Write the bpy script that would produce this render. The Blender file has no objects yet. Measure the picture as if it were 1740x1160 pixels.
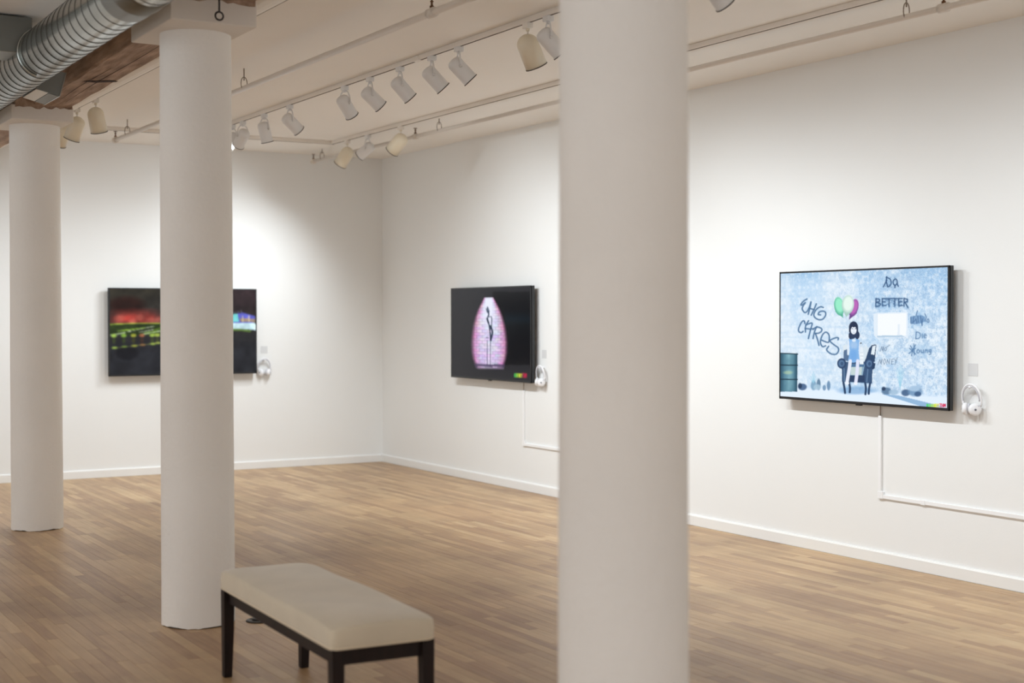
import bpy, bmesh, math, random
import numpy as np
from mathutils import Vector, Matrix
random.seed(7)
PI = math.pi
scene = bpy.context.scene
col = scene.collection

# ------------------------------------------------------------------ camera, world, exposure
CAM = Vector((-6.346, -13.543, 1.511))
YAW, PITCH, ROLL, FPX = 0.52846, -0.01782, -0.00092, 2434.15
fw = Vector((math.sin(YAW) * math.cos(PITCH), math.cos(YAW) * math.cos(PITCH), math.sin(PITCH)))
rt = Vector((math.cos(YAW), -math.sin(YAW), 0))
up = rt.cross(fw)
rt2 = rt * math.cos(ROLL) + up * math.sin(ROLL)
up2 = -rt * math.sin(ROLL) + up * math.cos(ROLL)
cam_data = bpy.data.cameras.new('camera')
cam = bpy.data.objects.new('camera', cam_data)
col.objects.link(cam)
cam.matrix_world = Matrix(((rt2.x, up2.x, -fw.x, CAM.x), (rt2.y, up2.y, -fw.y, CAM.y), (rt2.z, up2.z, -fw.z, CAM.z), (0, 0, 0, 1)))
cam_data.sensor_width = 36.0
cam_data.lens = FPX * 36.0 / 1740.0
cam_data.clip_start = 0.05
cam_data.dof.use_dof = True
cam_data.dof.focus_distance = 8.7
cam_data.dof.aperture_fstop = 1.9
scene.camera = cam

world = bpy.data.worlds.new('gallery_ambient')
scene.world = world
world.use_nodes = True
bg = world.node_tree.nodes['Background']
bg.inputs[0].default_value = (0.985, 0.99, 1.0, 1)
bg.inputs[1].default_value = 0.90

vs = scene.view_settings
vs.view_transform = 'Standard'
vs.look = 'None'
vs.exposure = 0.5
vs.gamma = 1.0
vs.use_curve_mapping = False

SPOT_W = 45.0
SPOT_COL = (0.87, 0.945, 1.0)

# ------------------------------------------------------------------ materials
MATS = {}
def lin(c):
    return tuple(((v / 255) / 12.92 if v / 255 <= .04045 else ((v / 255 + .055) / 1.055) ** 2.4) for v in c)

def mat(name, rgb, rough=0.5, metal=0.0, var=0.0, scale=6.0, bump=0.0, bscale=60.0, stretch=(1, 1, 1), coat=0.0, rgb2=None, spec=0.5):
    if name in MATS: return MATS[name]
    m = bpy.data.materials.new(name); m.use_nodes = True
    nt = m.node_tree; N = nt.nodes; L = nt.links
    b = N['Principled BSDF']
    b.inputs['Roughness'].default_value = rough
    b.inputs['Metallic'].default_value = metal
    b.inputs['Coat Weight'].default_value = coat
    b.inputs['Specular IOR Level'].default_value = spec
    c = lin(rgb)
    tc = N.new('ShaderNodeTexCoord'); mp = N.new('ShaderNodeMapping')
    mp.inputs['Scale'].default_value = stretch
    L.new(tc.outputs['Object'], mp.inputs['Vector'])
    nz = N.new('ShaderNodeTexNoise'); nz.inputs['Scale'].default_value = scale; nz.inputs['Detail'].default_value = 5
    L.new(mp.outputs[0], nz.inputs['Vector'])
    mx = N.new('ShaderNodeMix'); mx.data_type = 'RGBA'
    c2 = lin(rgb2) if rgb2 else tuple(v * (1 - var) for v in c)
    mx.inputs['A'].default_value = (*c, 1); mx.inputs['B'].default_value = (*c2, 1)
    rp = N.new('ShaderNodeMapRange'); rp.inputs[1].default_value = .3; rp.inputs[2].default_value = .7
    L.new(nz.outputs['Fac'], rp.inputs[0]); L.new(rp.outputs[0], mx.inputs['Factor'])
    L.new(mx.outputs['Result'], b.inputs['Base Color'])
    if bump:
        nb = N.new('ShaderNodeTexNoise'); nb.inputs['Scale'].default_value = bscale; nb.inputs['Detail'].default_value = 4
        L.new(mp.outputs[0], nb.inputs['Vector'])
        bp = N.new('ShaderNodeBump'); bp.inputs['Strength'].default_value = bump; bp.inputs['Distance'].default_value = .01
        L.new(nb.outputs['Fac'], bp.inputs['Height']); L.new(bp.outputs[0], b.inputs['Normal'])
    MATS[name] = m
    return m

M_WALL = mat('wall_paint', (236, 236, 234), .65, var=.015, scale=1.2, bump=.04, bscale=90)
M_CEIL = mat('ceiling_plaster', (247, 243, 237), .8, var=.03, scale=.9, bump=.1, bscale=25)
M_TRIM = mat('trim_paint', (236, 235, 232), .45, var=.01)
M_COL = mat('column_plaster', (238, 233, 226), .75, var=.05, scale=2.2, bump=.35, bscale=45)
M_CAP = mat('capital_plaster', (224, 216, 206), .8, var=.05, scale=3, bump=.15, bscale=40)
M_BEAM = mat('old_timber', (186, 158, 136), .8, rgb2=(126, 100, 82), scale=9, stretch=(2.2, .35, 2.2), bump=.6, bscale=30)
M_CRACK = mat('timber_crack', (52, 30, 20), .9)
M_GALV = mat('galvanised_steel', (186, 190, 186), .24, metal=1.0, var=.22, scale=5)
M_GALV_SEAM = mat('galvanised_seam', (86, 84, 80), .42, metal=1.0, var=.1)
M_GALV_DULL = mat('galvanised_dull', (138, 140, 136), .42, metal=1.0, var=.15, scale=4)
M_LOUVRE = mat('register_white', (224, 222, 214), .5, var=.04)
M_LAMPW = mat('lamp_white', (224, 222, 220), .4, var=.02)
M_LAMPC = mat('lamp_cream', (230, 219, 196), .35, var=.02, coat=.2)
M_RIM = mat('lamp_gasket', (70, 60, 52), .6)
M_TRACK = mat('track_white', (236, 229, 220), .45, var=.02)
M_SLOT = mat('track_slot', (92, 76, 62), .7)
M_PIPE = mat('pipe_paint', (222, 212, 200), .32, var=.03)
M_BRASS = mat('sprinkler_brass', (112, 76, 46), .45, metal=.6, var=.2)
M_WIRE = mat('hanger_steel', (150, 136, 122), .5, metal=.5, var=.2)
M_IRON = mat('black_iron', (48, 40, 36), .6, var=.2)
M_TVB = mat('screen_bezel_black', (18, 20, 24), .35, var=.1)
M_TVS = mat('screen_side_black', (44, 46, 48), .4, var=.1)
M_HP = mat('headphone_white', (238, 238, 240), .4, var=.02)
M_HPG = mat('headphone_grey', (200, 200, 206), .5, var=.02)
M_HPD = mat('headphone_dark', (96, 98, 112), .5)
M_CARD = mat('white_card', (214, 214, 214), .6, var=.02)
M_RACE = mat('raceway_white', (242, 242, 242), .4, var=.01)
M_CORD = mat('grey_cord', (132, 112, 98), .6)
M_SEAT = mat('beige_velvet', (214, 200, 176), .85, var=.12, scale=5, bump=.12, bscale=160)
M_SEAT.node_tree.nodes['Principled BSDF'].inputs['Sheen Weight'].default_value = .35
M_WELT = mat('beige_welt', (216, 200, 174), .85, var=.08)
M_LEG = mat('espresso_wood', (34, 20, 15), .5, rgb2=(22, 13, 10), scale=12, stretch=(4, 4, .6), spec=.25)
M_PLATE = mat('floor_outlet_metal', (74, 72, 70), .4, metal=.6, var=.15)
M_SUB = mat('subfloor_dark', (70, 46, 30), .9, var=.2)

# bulb: gives off light
m = bpy.data.materials.new('bulb_glow'); m.use_nodes = True
b = m.node_tree.nodes['Principled BSDF']
b.inputs['Base Color'].default_value = (.9, .9, .9, 1)
b.inputs['Emission Color'].default_value = (1, .96, .9, 1)
b.inputs['Emission Strength'].default_value = 6.0
M_BULB = m

# oak strip floor: tone per strip from the mesh, grain and wear from noise
m = bpy.data.materials.new('oak_strips'); m.use_nodes = True
nt = m.node_tree; N = nt.nodes; L = nt.links
b = N['Principled BSDF']
at = N.new('ShaderNodeAttribute'); at.attribute_name = 'tone'
geo = N.new('ShaderNodeNewGeometry')
mp = N.new('ShaderNodeMapping'); mp.inputs['Scale'].default_value = (26, 1.6, 1)
L.new(geo.outputs['Position'], mp.inputs['Vector'])
off = N.new('ShaderNodeVectorMath'); off.operation = 'ADD'
sc_ = N.new('ShaderNodeVectorMath'); sc_.operation = 'SCALE'; sc_.inputs['Scale'].default_value = 37.0
L.new(at.outputs['Color'], sc_.inputs[0]); L.new(mp.outputs[0], off.inputs[0]); L.new(sc_.outputs[0], off.inputs[1])
gr = N.new('ShaderNodeTexNoise'); gr.inputs['Scale'].default_value = 1.6; gr.inputs['Detail'].default_value = 6; gr.inputs['Distortion'].default_value = .6
L.new(off.outputs[0], gr.inputs['Vector'])
cr = N.new('ShaderNodeValToRGB')
els = cr.color_ramp.elements
stops = [(0, (142, 108, 78)), (.25, (166, 130, 94)), (.5, (183, 148, 108)), (.75, (197, 164, 121)), (1, (211, 183, 140))]
els[0].position = 0; els[0].color = (*lin(stops[0][1]), 1); els[1].position = 1; els[1].color = (*lin(stops[-1][1]), 1)
for p_, c_ in stops[1:-1]:
    e = els.new(p_); e.color = (*lin(c_), 1)
mixf = N.new('ShaderNodeMath'); mixf.operation = 'MULTIPLY_ADD'; mixf.inputs[1].default_value = .57
gsc = N.new('ShaderNodeMath'); gsc.operation = 'MULTIPLY_ADD'; gsc.inputs[1].default_value = .8; gsc.inputs[2].default_value = -.17
L.new(gr.outputs['Fac'], gsc.inputs[0])
sep = N.new('ShaderNodeSeparateColor'); L.new(at.outputs['Color'], sep.inputs[0])
L.new(sep.outputs[0], mixf.inputs[0]); L.new(gsc.outputs[0], mixf.inputs[2])
L.new(mixf.outputs[0], cr.inputs[0])
wn = N.new('ShaderNodeTexNoise'); wn.inputs['Scale'].default_value = 1.1; wn.inputs['Detail'].default_value = 6; wn.inputs['Roughness'].default_value = .62
L.new(geo.outputs['Position'], wn.inputs['Vector'])
wr = N.new('ShaderNodeMapRange'); wr.inputs[1].default_value = .42; wr.inputs[2].default_value = .72; wr.inputs[3].default_value = 0; wr.inputs[4].default_value = .52
L.new(wn.outputs['Fac'], wr.inputs[0])
wx = N.new('ShaderNodeMix'); wx.data_type = 'RGBA'; wx.inputs['B'].default_value = (*lin((126, 104, 88)), 1)
L.new(wr.outputs[0], wx.inputs['Factor']); L.new(cr.outputs[0], wx.inputs['A'])
L.new(wx.outputs['Result'], b.inputs['Base Color'])
rr = N.new('ShaderNodeMapRange'); rr.inputs[3].default_value = .30; rr.inputs[4].default_value = .52
L.new(wn.outputs['Fac'], rr.inputs[0]); L.new(rr.outputs[0], b.inputs['Roughness'])
bp = N.new('ShaderNodeBump'); bp.inputs['Strength'].default_value = .08; bp.inputs['Distance'].default_value = .003
L.new(gr.outputs['Fac'], bp.inputs['Height']); L.new(bp.outputs[0], b.inputs['Normal'])
M_OAK = m

def screen_mat(name, strength):
    m = bpy.data.materials.new(name); m.use_nodes = True
    nt = m.node_tree; b = nt.nodes['Principled BSDF']
    a = nt.nodes.new('ShaderNodeAttribute'); a.attribute_name = 'picture'
    b.inputs['Base Color'].default_value = (.004, .004, .005, 1)
    b.inputs['Roughness'].default_value = .22; b.inputs['Specular IOR Level'].default_value = .12
    nt.links.new(a.outputs['Color'], b.inputs['Emission Color'])
    b.inputs['Emission Strength'].default_value = strength
    return m

# ------------------------------------------------------------------ mesh helpers
class MB:
    def __init__(s): s.v = []; s.f = []; s.sm = []
    def add(s, vs, fs, smooth=False):
        o = len(s.v); s.v += [tuple(v) for v in vs]
        for f in fs: s.f.append(tuple(i + o for i in f)); s.sm.append(smooth)
        return s
    def box(s, x0, x1, y0, y1, z0, z1, mtx=None):
        vs = [Vector(p) for p in ((x0, y0, z0), (x1, y0, z0), (x1, y1, z0), (x0, y1, z0), (x0, y0, z1), (x1, y0, z1), (x1, y1, z1), (x0, y1, z1))]
        if mtx: vs = [mtx @ v for v in vs]
        return s.add(vs, [(0, 3, 2, 1), (4, 5, 6, 7), (0, 1, 5, 4), (1, 2, 6, 5), (2, 3, 7, 6), (3, 0, 4, 7)])
    def lathe(s, prof, n=32, mtx=None, smooth=True, close=False):
        vs = []; fs = []
        for (r, z) in prof:
            for i in range(n):
                a = 2 * PI * i / n; v = Vector((r * math.cos(a), r * math.sin(a), z)); vs.append(mtx @ v if mtx else v)
        k = len(prof)
        for j in range(k - 1 + (1 if close else 0)):
            j2 = (j + 1) % k
            for i in range(n): fs.append((j * n + i, j * n + (i + 1) % n, j2 * n + (i + 1) % n, j2 * n + i))
        return s.add(vs, fs, smooth)
    def tube(s, pts, r, n=10, cap=True, closed=False):
        pts = [Vector(p) for p in pts]; vs = []; fs = []; k = len(pts)
        ref = None
        for j, p in enumerate(pts):
            if closed: t = pts[(j + 1) % k] - pts[j - 1]
            else: t = pts[min(j + 1, k - 1)] - pts[max(j - 1, 0)]
            t.normalize()
            if ref is None: ref = Vector((0, 0, 1)) if abs(t.z) < .9 else Vector((1, 0, 0))
            a = (ref - t * ref.dot(t)).normalized(); b_ = t.cross(a); ref = a
            rr_ = r[j] if isinstance(r, (list, tuple)) else r
            for i in range(n):
                q = 2 * PI * i / n; vs.append(p + a * (rr_ * math.cos(q)) + b_ * (rr_ * math.sin(q)))
        for j in range(k - (0 if closed else 1)):
            j2 = (j + 1) % k
            for i in range(n): fs.append((j * n + i, j * n + (i + 1) % n, j2 * n + (i + 1) % n, j2 * n + i))
        if cap and not closed: fs.append(tuple(reversed(range(n)))); fs.append(tuple((k - 1) * n + i for i in range(n)))
        return s.add(vs, fs, True)
    def prism(s, poly, axis, a0, a1):
        # poly: 2-D points; axis 'y': (x,z) section; axis 'x': (y,z); axis 'z': (x,y)
        def mk(p, a): return {'y': (p[0], a, p[1]), 'x': (a, p[0], p[1]), 'z': (p[0], p[1], a)}[axis]
        n = len(poly)
        vs = [mk(p, a0) for p in poly] + [mk(p, a1) for p in poly]
        return s.add(vs, [tuple(range(n)), tuple(reversed(range(n, 2 * n)))] + [(i, n + i, n + (i + 1) % n, (i + 1) % n) for i in range(n)])
    def build(s, name, material, parent=None, bevel=0, seg=2):
        me = bpy.data.meshes.new(name); me.from_pydata(s.v, [], s.f); 
        bm = bmesh.new(); bm.from_mesh(me)
        for f, sm in zip(bm.faces, s.sm): f.smooth = sm
        bmesh.ops.recalc_face_normals(bm, faces=bm.faces)
        if bevel:
            bmesh.ops.bevel(bm, geom=list(bm.edges), offset=bevel, segments=seg, affect='EDGES', profile=.5)
            for f in bm.faces: f.smooth = False
        bm.to_mesh(me); bm.free()
        me.materials.append(material)
        o = bpy.data.objects.new(name, me); col.objects.link(o)
        if parent: o.parent = parent
        return o

def tag(o, label=None, cat=None, group=None, kind=None):
    if label: o['label'] = label
    if cat: o['category'] = cat
    if group: o['group'] = group
    if kind: o['kind'] = kind
    return o
def thing(name, label, cat, loc=(0, 0, 0), group=None):
    o = bpy.data.objects.new(name, None); o.location = loc; o.empty_display_size = .1
    col.objects.link(o)
    return tag(o, label, cat, group)

# ------------------------------------------------------------------ room shell
CEIL = 3.14
XL, YF = -9.5, -16.5
tag(MB().box(XL, .15, 0, .15, -.05, CEIL + .1).build('wall_back', M_WALL), 'white gallery wall carrying the blurred city lights screen', 'wall', kind='structure')
tag(MB().box(0, .15, YF, 0, -.05, CEIL + .1).build('wall_right', M_WALL), 'white gallery wall carrying two screens', 'wall', kind='structure')
tag(MB().box(XL, 0, YF, 0, CEIL, CEIL + .1).build('ceiling', M_CEIL), 'off white plaster ceiling', 'ceiling', kind='structure')
floor = tag(MB().box(XL, 0, YF, 0, -.06, -.012).build('floor', M_SUB), 'worn oak strip floor of the gallery', 'floor', kind='structure')
def baseboard(name, poly, axis, a0, a1, lab):
    tag(MB().prism(poly, axis, a0, a1).build(name, M_TRIM), lab, 'baseboard', kind='structure')
bbp = [(0, 0), (-.018, 0), (-.018, .066), (-.013, .074), (0, .076)]
baseboard('baseboard_right', bbp, 'y', YF, 0, 'low white baseboard under the two screens')
baseboard('baseboard_back', bbp, 'x', XL, -.018, 'low white baseboard below the city lights screen')

# --- floor strips
SW, GAP = .057, .0003
strips = []
x = -.02
XS, YS = -8.0, -15.5
while x > XS:
    y = -.02 + random.uniform(0, .5)
    while y > YS:
        ln = random.choice([.35, .45, .6, .7, .85, 1.0, 1.2]) * random.uniform(.9, 1.1)
        y1 = min(y, -.02)
        if y1 - (y - ln) > .05:
            strips.append((x - SW + GAP, x - GAP, max(y - ln, YS) + GAP, y1 - GAP, random.uniform(-.0006, 0), (random.random(), random.random(), random.random())))
        y -= ln
    x -= SW
def project(P):
    d = Vector(P) - CAM; z = d.dot(fw)
    if z < .3: return None
    return (870 + FPX * d.dot(rt2) / z, 580 - FPX * d.dot(up2) / z)
def seen_area(s_):
    x0, x1, y0, y1 = s_[:4]
    q = [project(p) for p in ((x0, y0, 0), (x1, y0, 0), (x1, y1, 0), (x0, y1, 0))]
    if any(a is None for a in q): return 0
    q = [(min(max(a[0], 0), 1740), min(max(a[1], 0), 1160)) for a in q]
    ar = abs(sum(q[i][0] * q[(i + 1) % 4][1] - q[(i + 1) % 4][0] * q[i][1] for i in range(4))) / 2
    cx = sum(a[0] for a in q) / 4
    if 950 < cx < 1172: ar *= .1      # behind the near column
    return ar
strips.sort(key=seen_area, reverse=True)
def strip_geo(s_):
    x0, x1, y0, y1, dz, _ = s_; e = .0006
    return [(x0, y0, -.012), (x1, y0, -.012), (x1, y1, -.012), (x0, y1, -.012),
            (x0, y0, dz - .0006), (x1, y0, dz - .0006), (x1, y1, dz - .0006), (x0, y1, dz - .0006),
            (x0 + e, y0 + e, dz), (x1 - e, y0 + e, dz), (x1 - e, y1 - e, dz), (x0 + e, y1 - e, dz)]
SF = [(8, 9, 10, 11)] + [(i, (i + 1) % 4, 4 + (i + 1) % 4, 4 + i) for i in range(4)] + [(4 + i, 4 + (i + 1) % 4, 8 + (i + 1) % 4, 8 + i) for i in range(4)]
def strips_obj(name, lst):
    vs, fs, tones = [], [], []
    for s_ in lst:
        o = len(vs); vs += strip_geo(s_); fs += [tuple(i + o for i in f) for f in SF]; tones += [s_[5]] * 12
    me = bpy.data.meshes.new(name); me.from_pydata(vs, [], fs)
    a = me.attributes.new('tone', 'FLOAT_COLOR', 'POINT')
    a.data.foreach_set('color', np.array([(t[0], t[1], t[2], 1.0) for t in tones], dtype=np.float32).ravel())
    me.materials.append(M_OAK)
    o = bpy.data.objects.new(name, me); col.objects.link(o); o.parent = floor
    return o
for s_ in strips[:300]: strips_obj('floor_strip', [s_])
rest = strips_obj('floor_strips_far', strips[300:]); rest['kind'] = 'stuff'

# ------------------------------------------------------------------ columns
def column(y, zb, zt, label, rb=.1785, rtop=.172, seed=1):
    rnd = random.Random(seed)
    t = thing('column', label, 'column', (-4.126, y, 0), 'round columns in a row')
    n = 64; rows = 14; vs = []; fs = []
    jag = [max(0, .003 + rnd.uniform(-.003, .003) + .003 * math.sin(i * .5 + seed)) for i in range(n)]
    for j in range(rows + 1):
        z = zb * j / rows + (.03 if False else 0)
        r = rb + (rtop - rb) * j / rows
        for i in range(n):
            a = 2 * PI * i / n
            w = 1 + .006 * math.sin(3 * a + j * .8 + seed) * (.5 + .5 * math.sin(j * 1.3))
            vs.append((r * w * math.cos(a), r * w * math.sin(a), z if j else jag[i]))
    for j in range(rows):
        for i in range(n): fs.append((j * n + i, j * n + (i + 1) % n, (j + 1) * n + (i + 1) % n, (j + 1) * n + i))
    m_ = MB().add(vs, fs, True)
    m_.add([(.165 * math.cos(2 * PI * i / n), .165 * math.sin(2 * PI * i / n), 0.0) for i in range(n)], [tuple(range(n))])
    m_.build('shaft', M_COL, t)
    MB().box(-.226, .194, -.335, .335, zb, zt).build('capital', M_CAP, t, bevel=.006)
    return t
column(-3.008, 2.862, 2.963, 'white round column nearest the back wall, beside three cream spotlights', seed=1)
column(-6.66, 2.888, 3.006, 'white round column at the bench end, iron eye bolt hanging before its capital', seed=2)
column(-10.34, 2.90, 3.05, 'white round column at the end of the bench away from the eye bolt', seed=3)

# timber beam over the columns (bottom sags slightly toward the back wall)
def beam_z(y): return 2.963 + (y + 3.34) * (-.0118)
bm_ = MB(); rnd = random.Random(5)
ny = 90; sec = [(-.075, .16), (-.075, .06), (-.072, .01), (-.06, 0), (-.02, .002), (.04, 0), (.10, .001), (.165, 0), (.176, .012), (.176, .16)]
vs = []; fs = []
for j in range(ny + 1):
    yy = -15.5 + 15.5 * j / ny
    for k, (sx, sz) in enumerate(sec):
        jx = rnd.uniform(-.004, .004); jz = rnd.uniform(-.004, .004) if 0 < k < len(sec) - 1 else 0
        zz = beam_z(yy) + sz + jz
        if k in (0, len(sec) - 1): zz = CEIL + .02
        vs.append((-4.126 + sx + jx, yy, zz))
ns = len(sec)
for j in range(ny):
    for k in range(ns - 1): fs.append((j * ns + k, j * ns + k + 1, (j + 1) * ns + k + 1, (j + 1) * ns + k))
fs += [tuple(range(ns)), tuple(reversed(range(ny * ns, ny * ns + ns)))]
bm_.add(vs, fs)
beam = thing('timber_beam', 'old brown timber beam resting on the white column capitals', 'beam', (0, 0, 0))
bm_.build('timber', M_BEAM, beam)
MB().add([(-4.155, -4.47, beam_z(-4.5) - .0045), (-4.09, -4.52, beam_z(-4.5) - .0045), (-3.955, -4.60, beam_z(-4.5) - .0045), (-3.955, -4.55, beam_z(-4.5) - .0045), (-4.06, -4.46, beam_z(-4.5) - .0045)],
         [(0, 1, 2, 3, 4)]).build('split', M_CRACK, beam)
for (xa, ya, yb, ph) in ((-4.05, -5.9, -3.6, .3), (-4.11, -5.0, -3.7, 1.1)):
    cp = [(xa + .006 * math.sin(ph + 1.7 * k_ / 3), ya + (yb - ya) * k_ / 12, beam_z(ya + (yb - ya) * k_ / 12) - .003) for k_ in range(13)]
    MB().tube(cp, [.0008 + .0010 * math.sin(PI * k_ / 12) for k_ in range(13)], 5).build('long_crack', M_CRACK, beam)
# ragged wood packing over the capitals
for (yc, zt, sd) in ((-3.008, 2.963, 3), (-6.66, 3.006, 4), (-10.34, 3.05, 6)):
    rnd = random.Random(sd); poly = []
    for i in range(15):
        xx = -4.126 - .2 + .385 * i / 14
        poly.append((xx, zt - .012 + rnd.uniform(-.012, .010)))
    poly = [(-4.126 - .2, CEIL)] + poly + [(-4.126 + .185, CEIL)]
    MB().prism(poly, 'y', yc - .338, yc + .3).build('packing', M_BEAM, beam)
# plastered cove beside the beam
cv = [(-3.948, CEIL), (-3.948, 3.03)] + [(-3.86 + .088 * math.cos(a) * 1.0 - .0, 3.055 + .04 * math.sin(a)) for a in [PI + PI * k / 8 for k in range(1, 9)]] + [(-3.765, CEIL)]
tag(MB().prism(cv, 'y', -15.5, -.001).build('trim_1', M_CEIL), 'rounded plaster edge running along the timber beam', 'trim', kind='structure')

# eye bolt
eb = thing('eye_bolt', 'black iron eye bolt hanging from the timber before the column capital', 'bolt', (-4.141, -7.06, 2.911))
MB().tube([(.019 * math.cos(2 * PI * i / 24), 0, .019 * math.sin(2 * PI * i / 24)) for i in range(24)], .0045, 8, closed=True).build('eye', M_IRON, eb)
MB().tube([(0, 0, .019), (0, 0, .118)], .0048, 8).build('shank', M_IRON, eb)

# ------------------------------------------------------------------ ductwork
DX, DZ, DR = -4.61, 2.94, .13
duct = thing('spiral_duct', 'shiny galvanised spiral air duct running along the timber beam', 'duct', (DX, 0, DZ))
my = Matrix.Rotation(-PI / 2, 4, 'X')     # lathe z -> world +y
def along(y0, y1, prof):
    return [(r, y0 + (y1 - y0) * t_) for r, t_ in prof]
MB().lathe([(DR, -15.5), (DR, -7.55)], 64, my).build('near_section', M_GALV, duct)
MB().lathe([(DR, -7.22), (DR, -.4), (.0, -.4)], 64, my).build('far_section', M_GALV, duct)
MB().lathe([(DR - .004, -7.56), (DR + .004, -7.55), (DR + .003, -7.40), (DR + .007, -7.385), (DR + .003, -7.37), (DR + .004, -7.22), (DR - .004, -7.21)], 64, my).build('coupling_sleeve', M_GALV_DULL, duct)
def spiral(y0, y1, pitch=.118):
    n = int((y1 - y0) / pitch * 40)
    return [((DR + .001) * math.cos(2 * PI * i / 40), y0 + pitch * i / 40, (DR + .001) * math.sin(2 * PI * i / 40)) for i in range(n)]
MB().tube(spiral(-11.0, -7.57), .0013, 5).build('spiral_seam', M_GALV_SEAM, duct)
MB().tube(spiral(-7.2, -.45), .0013, 5).build('spiral_seam', M_GALV_SEAM, duct)
br = MB(); br.box(-1.2, -.05, -5.5, -5.2, -.005, .19)
br.build('branch_duct', M_GALV_DULL, duct, bevel=.004)
MB().box(-.32, -.30, -5.512, -5.188, -.017, .197).build('branch_flange', M_GALV, duct)
sd_ = [(0, 0), (0, -.02)]
MB().tube([((DR + .003) * math.cos(a), -5.53, (DR + .003) * math.sin(a)) for a in [math.radians(110 + 8 * k_) for k_ in range(19)]], .006, 8).build('saddle_collar', M_GALV, duct)
# register box on the side toward the beam
def off_duct(poly): return [(p_[0] - DX, p_[1] - DZ) for p_ in poly]
ob = MB().prism(off_duct([(-4.50, 2.85), (-4.37, 2.816), (-4.33, 2.955), (-4.42, 2.975), (-4.50, 2.93)]), 'y', -4.84, -4.45).build('outlet_box', M_GALV_DULL, duct)
MB().prism(off_duct([(-4.499, 2.8495), (-4.432, 2.832), (-4.433, 2.829), (-4.50, 2.8465)]), 'y', -4.83, -4.46).build('white_face', M_LOUVRE, ob)
MB().prism(off_duct([(-4.428, 2.831), (-4.371, 2.816), (-4.372, 2.813), (-4.429, 2.828)]), 'y', -4.83, -4.46).build('grey_face', M_GALV_DULL, ob)
MB().prism(off_duct([(-4.372, 2.812), (-4.366, 2.813), (-4.326, 2.957), (-4.332, 2.957)]), 'y', -4.848, -4.44).build('corner_flange', M_GALV, ob)

# ------------------------------------------------------------------ lighting tracks
def track(name, label, p0, p1):
    # p0->p1 along x or y at the ceiling
    t = thing(name, label, 'track', (0, 0, 0), 'ceiling light tracks')
    (x0, y0), (x1, y1) = p0, p1; h = .015
    if abs(x0 - x1) < 1e-6:
        MB().box(x0 - h, x0 + h, y0, y1, 3.110, CEIL).build('rail', M_TRACK, t, bevel=.003)
        MB().box(x0 - .005, x0 + .005, y0 + .01, y1 - .01, 3.1085, 3.114).build('slot', M_SLOT, t)
        for yy in (y0 + (y1 - y0) * .36, y0 + (y1 - y0) * .68):
            MB().box(x0 - .02, x0 + .02, yy - .04, yy + .04, 3.107, CEIL - .001).build('joiner', M_TRACK, t, bevel=.003)
    else:
        MB().box(x0, x1, y0 - h, y0 + h, 3.110, CEIL).build('rail', M_TRACK, t, bevel=.003)
        MB().box(x0 + .01, x1 - .01, y0 - .005, y0 + .005, 3.1085, 3.114).build('slot', M_SLOT, t)
    return t
MX, WX, LX = -2.310, -1.050, -3.660
track('light_track', 'long white ceiling track carrying the row of white can spotlights', (MX, -14), (MX, -1.45))
track('light_track', 'white ceiling track closest to the two-screen wall, joined to the cross track', (WX, -14), (WX, -1.15))
track('light_track', 'white ceiling track beside the timber beam with cream spotlights', (LX, -14), (LX, -1.5))
track('light_track', 'empty white cross track on the ceiling in front of the back wall', (-3.25, -1.15), (WX + .03, -1.15))

# ------------------------------------------------------------------ spotlights
def aim_matrix(d):
    # local -Z of the can points along d ; local Y is the horizontal pivot axis
    d = Vector(d).normalized(); z = -d
    piv = Vector((0, 0, 1)).cross(d)
    if piv.length < 1e-4: piv = Vector((0, 1, 0))
    piv.normalize(); xx = piv.cross(z)
    return Matrix(((xx.x, piv.x, z.x), (xx.y, piv.y, z.y), (xx.z, piv.z, z.z))).to_4x4()

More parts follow.
